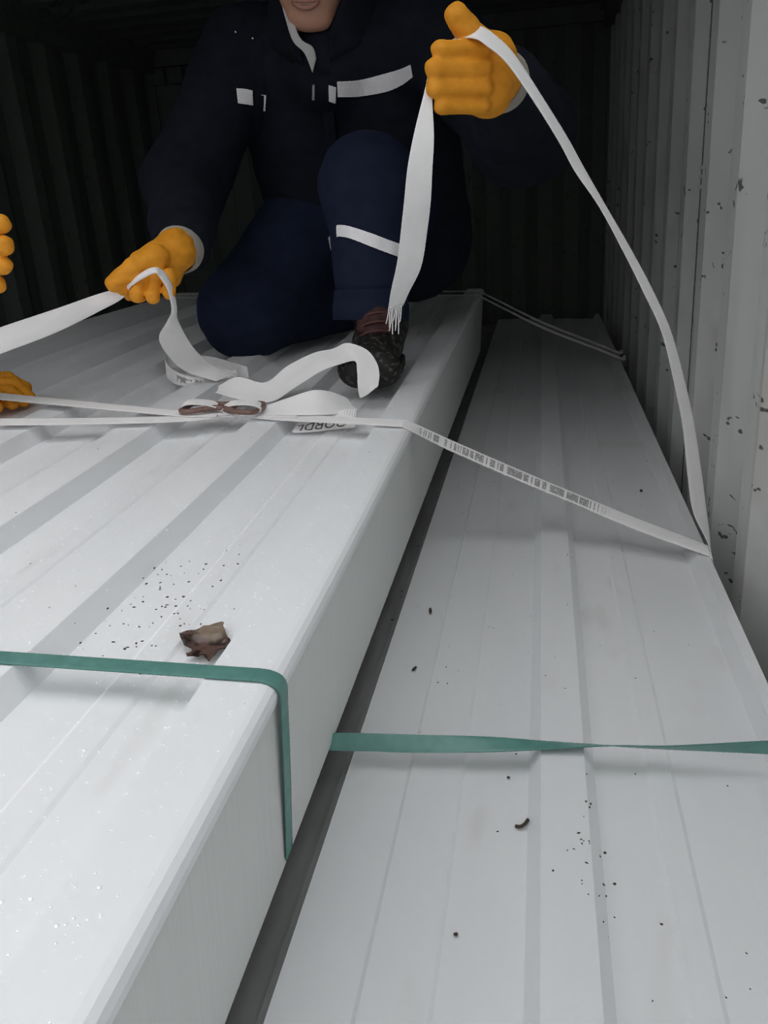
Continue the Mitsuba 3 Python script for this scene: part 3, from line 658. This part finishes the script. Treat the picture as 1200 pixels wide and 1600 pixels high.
# two doubled strands to the left, looped round the left bar of the buckle
strap('lashing_strap_001', 'doubled white strap from the buckle to the left edge, two diverging strands',
    upper_strand=([((-1.30,1.455,1.256),(-1.285,1.418,1.252)), ((-1.07,1.425,1.254),(-1.055,1.388,1.250)), ((-1.005,1.409,1.250),(-.985,1.375,1.246)), ((-.853,1.375,1.247),(-.835,1.338,1.245)), ((-.709,1.343,1.244),(-.697,1.308,1.243)), ((-.600,1.322,1.2415),(-.590,1.291,1.2405)), ((-.533,1.318,1.2400),(-.528,1.294,1.2395))], W, dict(n=6)),
    lower_strand=([((-1.30,1.235,1.240),(-1.285,1.200,1.238)), ((-.968,1.252,1.239),(-.955,1.215,1.238)), ((-.911,1.262,1.239),(-.895,1.225,1.238)), ((-.794,1.270,1.239),(-.777,1.235,1.238)), ((-.681,1.282,1.239),(-.668,1.249,1.238)), ((-.586,1.302,1.238),(-.575,1.271,1.237)), ((-.537,1.322,1.238),(-.528,1.298,1.237))], W, dict(n=6)),
    loop=([((x, 1.343, z), (x + .009, 1.306, z)) for x, z in ((-.520, 1.2405), (-.550, 1.2395), (-.585, 1.2380), (-.600, 1.2405), (-.6045, 1.2470), (-.600, 1.2535), (-.585, 1.2570), (-.560, 1.2560), (-.540, 1.2520))], W, dict(n=5)),
    right_loop=([((x, 1.343, z), (x + .009, 1.306, z)) for x, z in ((-.400, 1.2365), (-.455, 1.2370), (-.500, 1.2385), (-.520, 1.2410), (-.530, 1.2470), (-.520, 1.2535), (-.500, 1.2570), (-.475, 1.2560), (-.462, 1.2500), (-.466, 1.2440))], W, dict(n=5)))
# loose tail: from the buckle, folded, over the boot, ending in a sewn printed end
strap('lashing_strap_002', 'loose white strap tail lying behind the buckle and looping over the boot toe',
    folded_run=([((-.588,1.470,1.253),(-.584,1.440,1.247)), ((-.544,1.460,1.272),(-.534,1.420,1.240)), ((-.489,1.450,1.264),(-.468,1.410,1.238)), ((-.450,1.470,1.291),(-.435,1.450,1.254)), ((-.405,1.490,1.311),(-.392,1.480,1.278)), ((-.373,1.510,1.315),(-.357,1.490,1.290)), ((-.347,1.520,1.324),(-.330,1.500,1.294)), ((-.308,1.500,1.316),(-.324,1.490,1.275)), ((-.286,1.480,1.297),(-.322,1.480,1.258)), ((-.279,1.470,1.276),(-.318,1.465,1.245)), ((-.281,1.462,1.255),(-.310,1.438,1.240))], W, dict(n=8, across=6, bow=.003)),
    buckle_run=([((-.475,1.345,1.240),(-.460,1.314,1.238)), ((-.417,1.350,1.259),(-.414,1.316,1.238)), ((-.375,1.357,1.271),(-.365,1.322,1.237)), ((-.349,1.375,1.265),(-.330,1.347,1.233)), ((-.325,1.405,1.246),(-.303,1.385,1.230))], W, dict(n=8, across=6, bow=.002)),
    sewn_end=([((-.397,1.335,1.218),(-.401,1.310,1.2125)), ((-.393,1.338,1.221),(-.396,1.302,1.2120)), ((-.361,1.345,1.230),(-.363,1.309,1.2120)), ((-.334,1.352,1.236),(-.335,1.320,1.2130)), ((-.319,1.356,1.238),(-.314,1.326,1.2140)), ((-.300,1.360,1.238),(-.297,1.332,1.2140))], W, dict(n=6)))
lab('lashing_strap_002__sewn_end', 'strap end printed CORDL upside down, with white stitching bars')
for i in range(5):
    x = -.3175 + .0042 * i
    e = [(x - .0016, 1.3555, 1.2397), (x - .0012, 1.341, 1.2275), (x + .0025, 1.3275, 1.2162)]
    add('lashing_strap_002__stitch_bar', tube(e, .0009, 6, 3), W, smooth=True)
tm = meshkit.text_mesh('CORDL', .0185, .0004)
tv = tm.vertices; w = tv[:, 0].max()
end = np.array([((-.397,1.335,1.218),(-.401,1.310,1.2125)), ((-.393,1.338,1.221),(-.396,1.302,1.2120)), ((-.361,1.345,1.230),(-.363,1.309,1.2120)), ((-.334,1.352,1.236),(-.335,1.320,1.2130)), ((-.319,1.356,1.238),(-.314,1.326,1.2140)), ((-.300,1.360,1.238),(-.297,1.332,1.2140))])
ee = catmull(end.reshape(-1, 6), 20).reshape(-1, 2, 3); arc = np.linalg.norm(np.diff(ee.mean(1), axis=0), axis=1); arc = np.concatenate([[0], np.cumsum(arc)]); arc /= arc[-1]
def on_end(s_, t_):
    """Point and upward normal of the sewn end: s_ along it, t_ from its far (0) to its near edge (1)."""
    g = lambda q: np.stack([np.interp(q, arc, ee[:, k, c]) for k in (0, 1) for c in range(3)], -1).reshape(-1, 2, 3)
    a = g(s_); p = a[:, 0] * (1 - t_[:, None]) + a[:, 1] * t_[:, None]
    b = g(np.clip(s_ + .02, 0, 1)) - g(np.clip(s_ - .02, 0, 1)); n_ = np.cross(a[:, 1] - a[:, 0], b.mean(1)); n_ /= np.linalg.norm(n_, axis=1, keepdims=True)
    return p, n_ * np.sign(n_[:, 2:3])
p_, n_ = on_end(.86 - .80 * tv[:, 0] / w, .42 + tv[:, 1] / .038)
add('lashing_strap_002__lettering', trimesh.Trimesh(p_ + n_ * (.0011 + tv[:, 2:3]), tm.faces, process=False), 'black_print'); lab('lashing_strap_002__lettering', 'black printed letters CORDL')
# the strap through the lower glove
strap('lashing_strap_003', 'white strap running from the left edge through the lower glove to a loose loop',
    held_run=([((-1.388,1.085,1.10),(-1.390,1.045,1.10)), ((-1.384,1.090,1.215),(-1.386,1.050,1.212)), ((-1.360,1.098,1.2265),(-1.365,1.058,1.2255)), ((-1.22,1.150,1.262),(-1.228,1.128,1.230)), ((-1.10,1.20,1.312),(-1.115,1.20,1.262)), ((-.940,1.280,1.375),(-.951,1.280,1.330)), ((-.895,1.290,1.391),(-.905,1.290,1.346)), ((-.810,1.330,1.416),(-.820,1.330,1.375)), ((-.760,1.380,1.433),(-.755,1.380,1.406)), ((-.733,1.395,1.440),(-.717,1.392,1.425)), ((-.695,1.385,1.456),(-.688,1.378,1.448)), ((-.649,1.372,1.476),(-.638,1.360,1.469)), ((-.633,1.385,1.471),(-.632,1.366,1.462)), ((-.627,1.400,1.446),(-.626,1.378,1.441)), ((-.631,1.420,1.407),(-.632,1.400,1.403)), ((-.642,1.442,1.382),(-.656,1.425,1.378)), ((-.649,1.490,1.340),(-.696,1.470,1.343)), ((-.647,1.530,1.304),(-.701,1.510,1.304)), ((-.637,1.580,1.269),(-.686,1.550,1.264)), ((-.600,1.615,1.244),(-.632,1.570,1.240))], W, dict(n=7, across=6, bow=-.003)),
    loose_loop=([((-.615,1.640,1.250),(-.611,1.640,1.236)), ((-.650,1.610,1.247),(-.645,1.610,1.231)), ((-.664,1.583,1.245),(-.660,1.583,1.229)), ((-.696,1.570,1.252),(-.691,1.570,1.229)), ((-.738,1.599,1.260),(-.736,1.599,1.229)), ((-.785,1.676,1.262),(-.786,1.676,1.229)), ((-.805,1.735,1.260),(-.805,1.735,1.231)), ((-.775,1.765,1.258),(-.775,1.765,1.232)), ((-.705,1.739,1.258),(-.703,1.739,1.232)), ((-.631,1.672,1.258),(-.629,1.672,1.232)), ((-.590,1.640,1.256),(-.588,1.640,1.232))], 'ring_webbing', dict(n=7)))
# the strap through the raised fist
strap('lashing_strap_004', 'long white strap hanging from the raised fist, curving out to the right container wall',
    wall_run=([((-.135,1.300,1.772),(-.137,1.270,1.760)), ((-.110,1.300,1.784),(-.112,1.270,1.772)), ((-.089,1.280,1.786),(-.092,1.255,1.768)), ((-.066,1.270,1.771),(-.077,1.250,1.758)), ((-.041,1.270,1.747),(-.052,1.255,1.738)), ((-.005,1.280,1.698),(-.015,1.260,1.691)), ((.032,1.290,1.645),(.021,1.260,1.639)), ((.056,1.290,1.606),(.044,1.260,1.601)), ((.088,1.290,1.556),(.079,1.255,1.554)), ((.128,1.290,1.494),(.116,1.260,1.493)), ((.160,1.290,1.441),(.146,1.265,1.440)), ((.193,1.300,1.379),(.178,1.275,1.380)), ((.220,1.310,1.306),(.201,1.280,1.310)), ((.242,1.315,1.235),(.222,1.290,1.238)), ((.263,1.320,1.150),(.238,1.295,1.156)), ((.278,1.326,1.084),(.254,1.302,1.090)), ((.292,1.335,1.020),(.288,1.312,1.022)), ((.296,1.345,.95),(.294,1.315,.95)), ((.296,1.345,.60),(.294,1.315,.60))], W, dict(n=7)),
    hanging_end=([((-.159,1.265,1.728),(-.148,1.265,1.724)), ((-.162,1.252,1.708),(-.151,1.252,1.703)), ((-.176,1.250,1.660),(-.149,1.250,1.653)), ((-.188,1.260,1.616),(-.153,1.260,1.610)), ((-.197,1.280,1.573),(-.158,1.280,1.571)), ((-.205,1.300,1.538),(-.167,1.310,1.532)), ((-.220,1.340,1.480),(-.183,1.350,1.473)), ((-.238,1.380,1.432),(-.209,1.390,1.430)), ((-.248,1.410,1.402),(-.225,1.420,1.403))], W, dict(n=7)))
for i in range(9):
    q = i / 8; x = -.247 + .021 * q
    add('lashing_strap_004__frayed_thread', tube([(x, 1.41, 1.404), (x - .004, 1.42, 1.388 - .004 * (i % 3)), (x - .010 + .003 * (i % 2), 1.432, 1.372 - .006 * (i % 4))], .0011, 5, 3), W, smooth=True)
# two thin straps far back over both packs
for k, (dy, lb) in enumerate(((-0.01, 'nearer of two thin white straps across both packs far behind the worker'), (0.105, 'farther of two thin white straps across both packs far behind the worker'))):
    y = 2.90 + dy
    strap('lashing_strap_%03d' % (5 + k), lb, run=([((-1.376, y, 1.2), (-1.376, y + .018, 1.2)), ((-1.37, y, 1.2525), (-1.37, y + .018, 1.2525)), ((-.6, y, 1.2525), (-.6, y + .018, 1.2525)), ((-.23, y, 1.2520), (-.23, y + .018, 1.2520)), ((-.200, y + .01, 1.2470), (-.200, y + .028, 1.2480)), ((.02, y + .055, 1.130), (.02, y + .073, 1.135)), ((.279, y + .06, 1.026), (.279, y + .078, 1.030)), ((.288, y + .06, 1.00), (.288, y + .078, 1.00)), ((.288, y + .06, .6), (.288, y + .078, .6))], W, dict(n=6)))

# the wire buckle
labels['strap_buckle'] = {'label': 'rusty brown wire strap buckle in the middle of the tall pack', 'category': 'buckle'}
zc = 1.2475
fr = [(-.592, 1.352, zc), (-.592, 1.300, zc), (-.570, 1.295, zc + .001), (-.530, 1.314, zc + .003), (-.490, 1.295, zc + .001), (-.462, 1.300, zc), (-.462, 1.352, zc), (-.490, 1.357, zc), (-.530, 1.338, zc + .003), (-.570, 1.357, zc)]
add('strap_buckle__wire_frame', tube(fr, .0046, 10, 6, closed=True), 'rust_steel', smooth=True)
for x in (-.505, -.552): add('strap_buckle__cross_bar', tube([(x, 1.305, zc + .002), (x, 1.33, zc + .003), (x, 1.350, zc + .002)], .0042, 8, 4), 'rust_steel', smooth=True)

# ------------------------------------------------------------------ the dead leaf and the dirt
def leaf(out, z0, amp, h):
    P = Polygon(out); v, f = trimesh.creation.triangulate_polygon(P, engine='earcut')
    m = trimesh.Trimesh(np.column_stack([v, np.zeros(len(v))]), f, process=True)
    while m.edges_unique_length.max() > h: m = m.subdivide()
    q = m.vertices
    z = z0 + amp * meshkit.fbm(np.column_stack([q[:, :2] * 45, np.zeros(len(q))]), 3, 4)
    return np.column_stack([q[:, :2], z]), m.faces
out = [(-.3185, .636), (-.3125, .6395), (-.306, .6405), (-.3045, .645), (-.299, .6525), (-.294, .660), (-.289, .667), (-.2855, .6655), (-.2835, .657), (-.276, .644), (-.2660, .6300), (-.2705, .610), (-.2735, .594), (-.279, .600), (-.283, .606), (-.288, .6035), (-.293, .605), (-.2975, .603), (-.3000, .607), (-.2965, .612), (-.2985, .616), (-.305, .6155), (-.312, .624)]
v, f = leaf(out, 1.1975, .014, .004)
v = np.vstack([v + [0, 0, .0006], v]); n = len(v) // 2
lm = trimesh.Trimesh(v, np.vstack([f, f[:, ::-1] + n]), process=False)
add('withered_leaf', lm, 'dead_leaf', smooth=True); lab('withered_leaf', 'wet brown dead leaf lying by the teal band on the tall pack', 'leaf')

def crumb(p, s, seed, stretch=(1, 1, .5), yaw=0.0):
    m = trimesh.creation.icosphere(2, 1.0); d = meshkit.fbm(m.vertices * 1.3, 2, seed)
    m.vertices *= (.6 + .8 * d)[:, None]; m.vertices *= np.array(stretch) * s
    m.apply_transform(trimesh.transformations.rotation_matrix(yaw, [0, 0, 1])); m.apply_translation(p); return m
curl = tube([(-.0050, .659, .9995), (-.0015, .656, 1.002), (.0025, .658, 1.003), (.0050, .664, 1.002), (.0060, .668, 1.001)], .0017, 7, 5)
BITS = [(curl, 'dark curled scrap on the lower right pack in front of the teal band'),
        (crumb((-.143, 1.093, 1.0005), .0045, 2, (.45, 2.2, .4), .15), 'long dark streak of bark at the far left of the lower pack'),
        (crumb((-.144, .931, 1.0005), .0038, 3, (.5, 1.5, .4), -.3), 'small dark scrap left on the lower pack behind the teal band'),
        (crumb((.045, 1.558, 1.0225), .0042, 4, (1.2, .8, .5), .2), 'black crumb below the printed strap on the lower pack'),
        (crumb((.218, 1.659, 1.0005), .0042, 5, (.6, 1.3, .5), .1), 'black crumb above the printed strap near the wall'),
        (crumb((-.051, .523, 1.0005), .0019, 6), 'round dark crumb in the left foreground of the lower pack'),
        (crumb((-.015, .730, 1.0005), .0017, 7), 'tiny dark crumb just in front of the twisted teal band'),
        (crumb((.0665, .590, 1.0015), .0023, 8, (.6, 1.2, .6)), 'grey crumb against the rib in the right foreground')]
for m, lb in BITS: lab(add('debris_scrap', m, 'dirt', smooth=True), lb, 'debris', 'dark scraps scattered on the lower right pack')

def pan_z(x, y):
    return np.interp(x, [q[0] for q in up], [q[1] for q in up]) + rise(y)
sp = []
def speck(x, y, z, s):
    b = trimesh.creation.icosphere(0, s); b.vertices *= [rng.uniform(.5, 1.6), rng.uniform(.5, 1.6), .5]
    b.apply_transform(trimesh.transformations.rotation_matrix(rng.uniform(0, 6), [0, 0, 1])); b.apply_translation([x, y, z + .2 * s]); sp.append(b)
for _ in range(90):
    x, y = rng.normal(-.36, .035), rng.normal(.70, .07)
    if y > .575 and -.42 < x < -.262: speck(x, y, float(pan_z(x, y)), rng.uniform(.0006, .0016))
for _ in range(60):
    x, y = rng.uniform(-1.2, -.21), rng.uniform(.35, 1.5); speck(x, y, float(pan_z(x, y)), rng.uniform(.0005, .0013))
lo_prof = sheet_profile(-.179, .284, RIBS_L, .998, 1.020, STIFF_L)
for _ in range(120):
    x, y = rng.uniform(-.17, .27), rng.uniform(.28, 1.9) ** 1.0
    speck(x, y, float(np.interp(x, [q[0] for q in lo_prof], [q[1] for q in lo_prof])), rng.uniform(.0004, .0011))
for _ in range(26):
    x, y = rng.normal(.062, .010), rng.normal(.62, .05); speck(x, y, float(np.interp(x, [q[0] for q in lo_prof], [q[1] for q in lo_prof])), rng.uniform(.0006, .0016))
for _ in range(26):
    x, y = rng.uniform(-.205, -.19), rng.uniform(.3, 1.4); speck(x, y, .974, rng.uniform(.0010, .0024))
add('dirt_specks', cat(sp), 'dirt'); lab('dirt_specks', 'fine dark dirt specks sprinkled over the panel packs', 'dirt', kind='stuff')
bd = []
base = trimesh.creation.icosphere(0, 1.0)
for _ in range(6500):
    x = rng.uniform(-1.3, -.206); y = .18 + 1.5 * rng.random() ** 1.25
    s = rng.uniform(.0004, .0012) * (1.6 if rng.random() < .06 else 1)
    m = base.vertices * [s, s, s * .7] + [x, y, float(pan_z(x, y)) + .2 * s]; bd.append(m)
V = np.vstack(bd); F = np.vstack([base.faces + i * len(base.vertices) for i in range(len(bd))])
add('frost_beads', trimesh.Trimesh(V, F, process=False), 'ice_bead', smooth=True); lab('frost_beads', 'tiny glittering frost beads on the top of the tall pack', 'frost', kind='stuff')
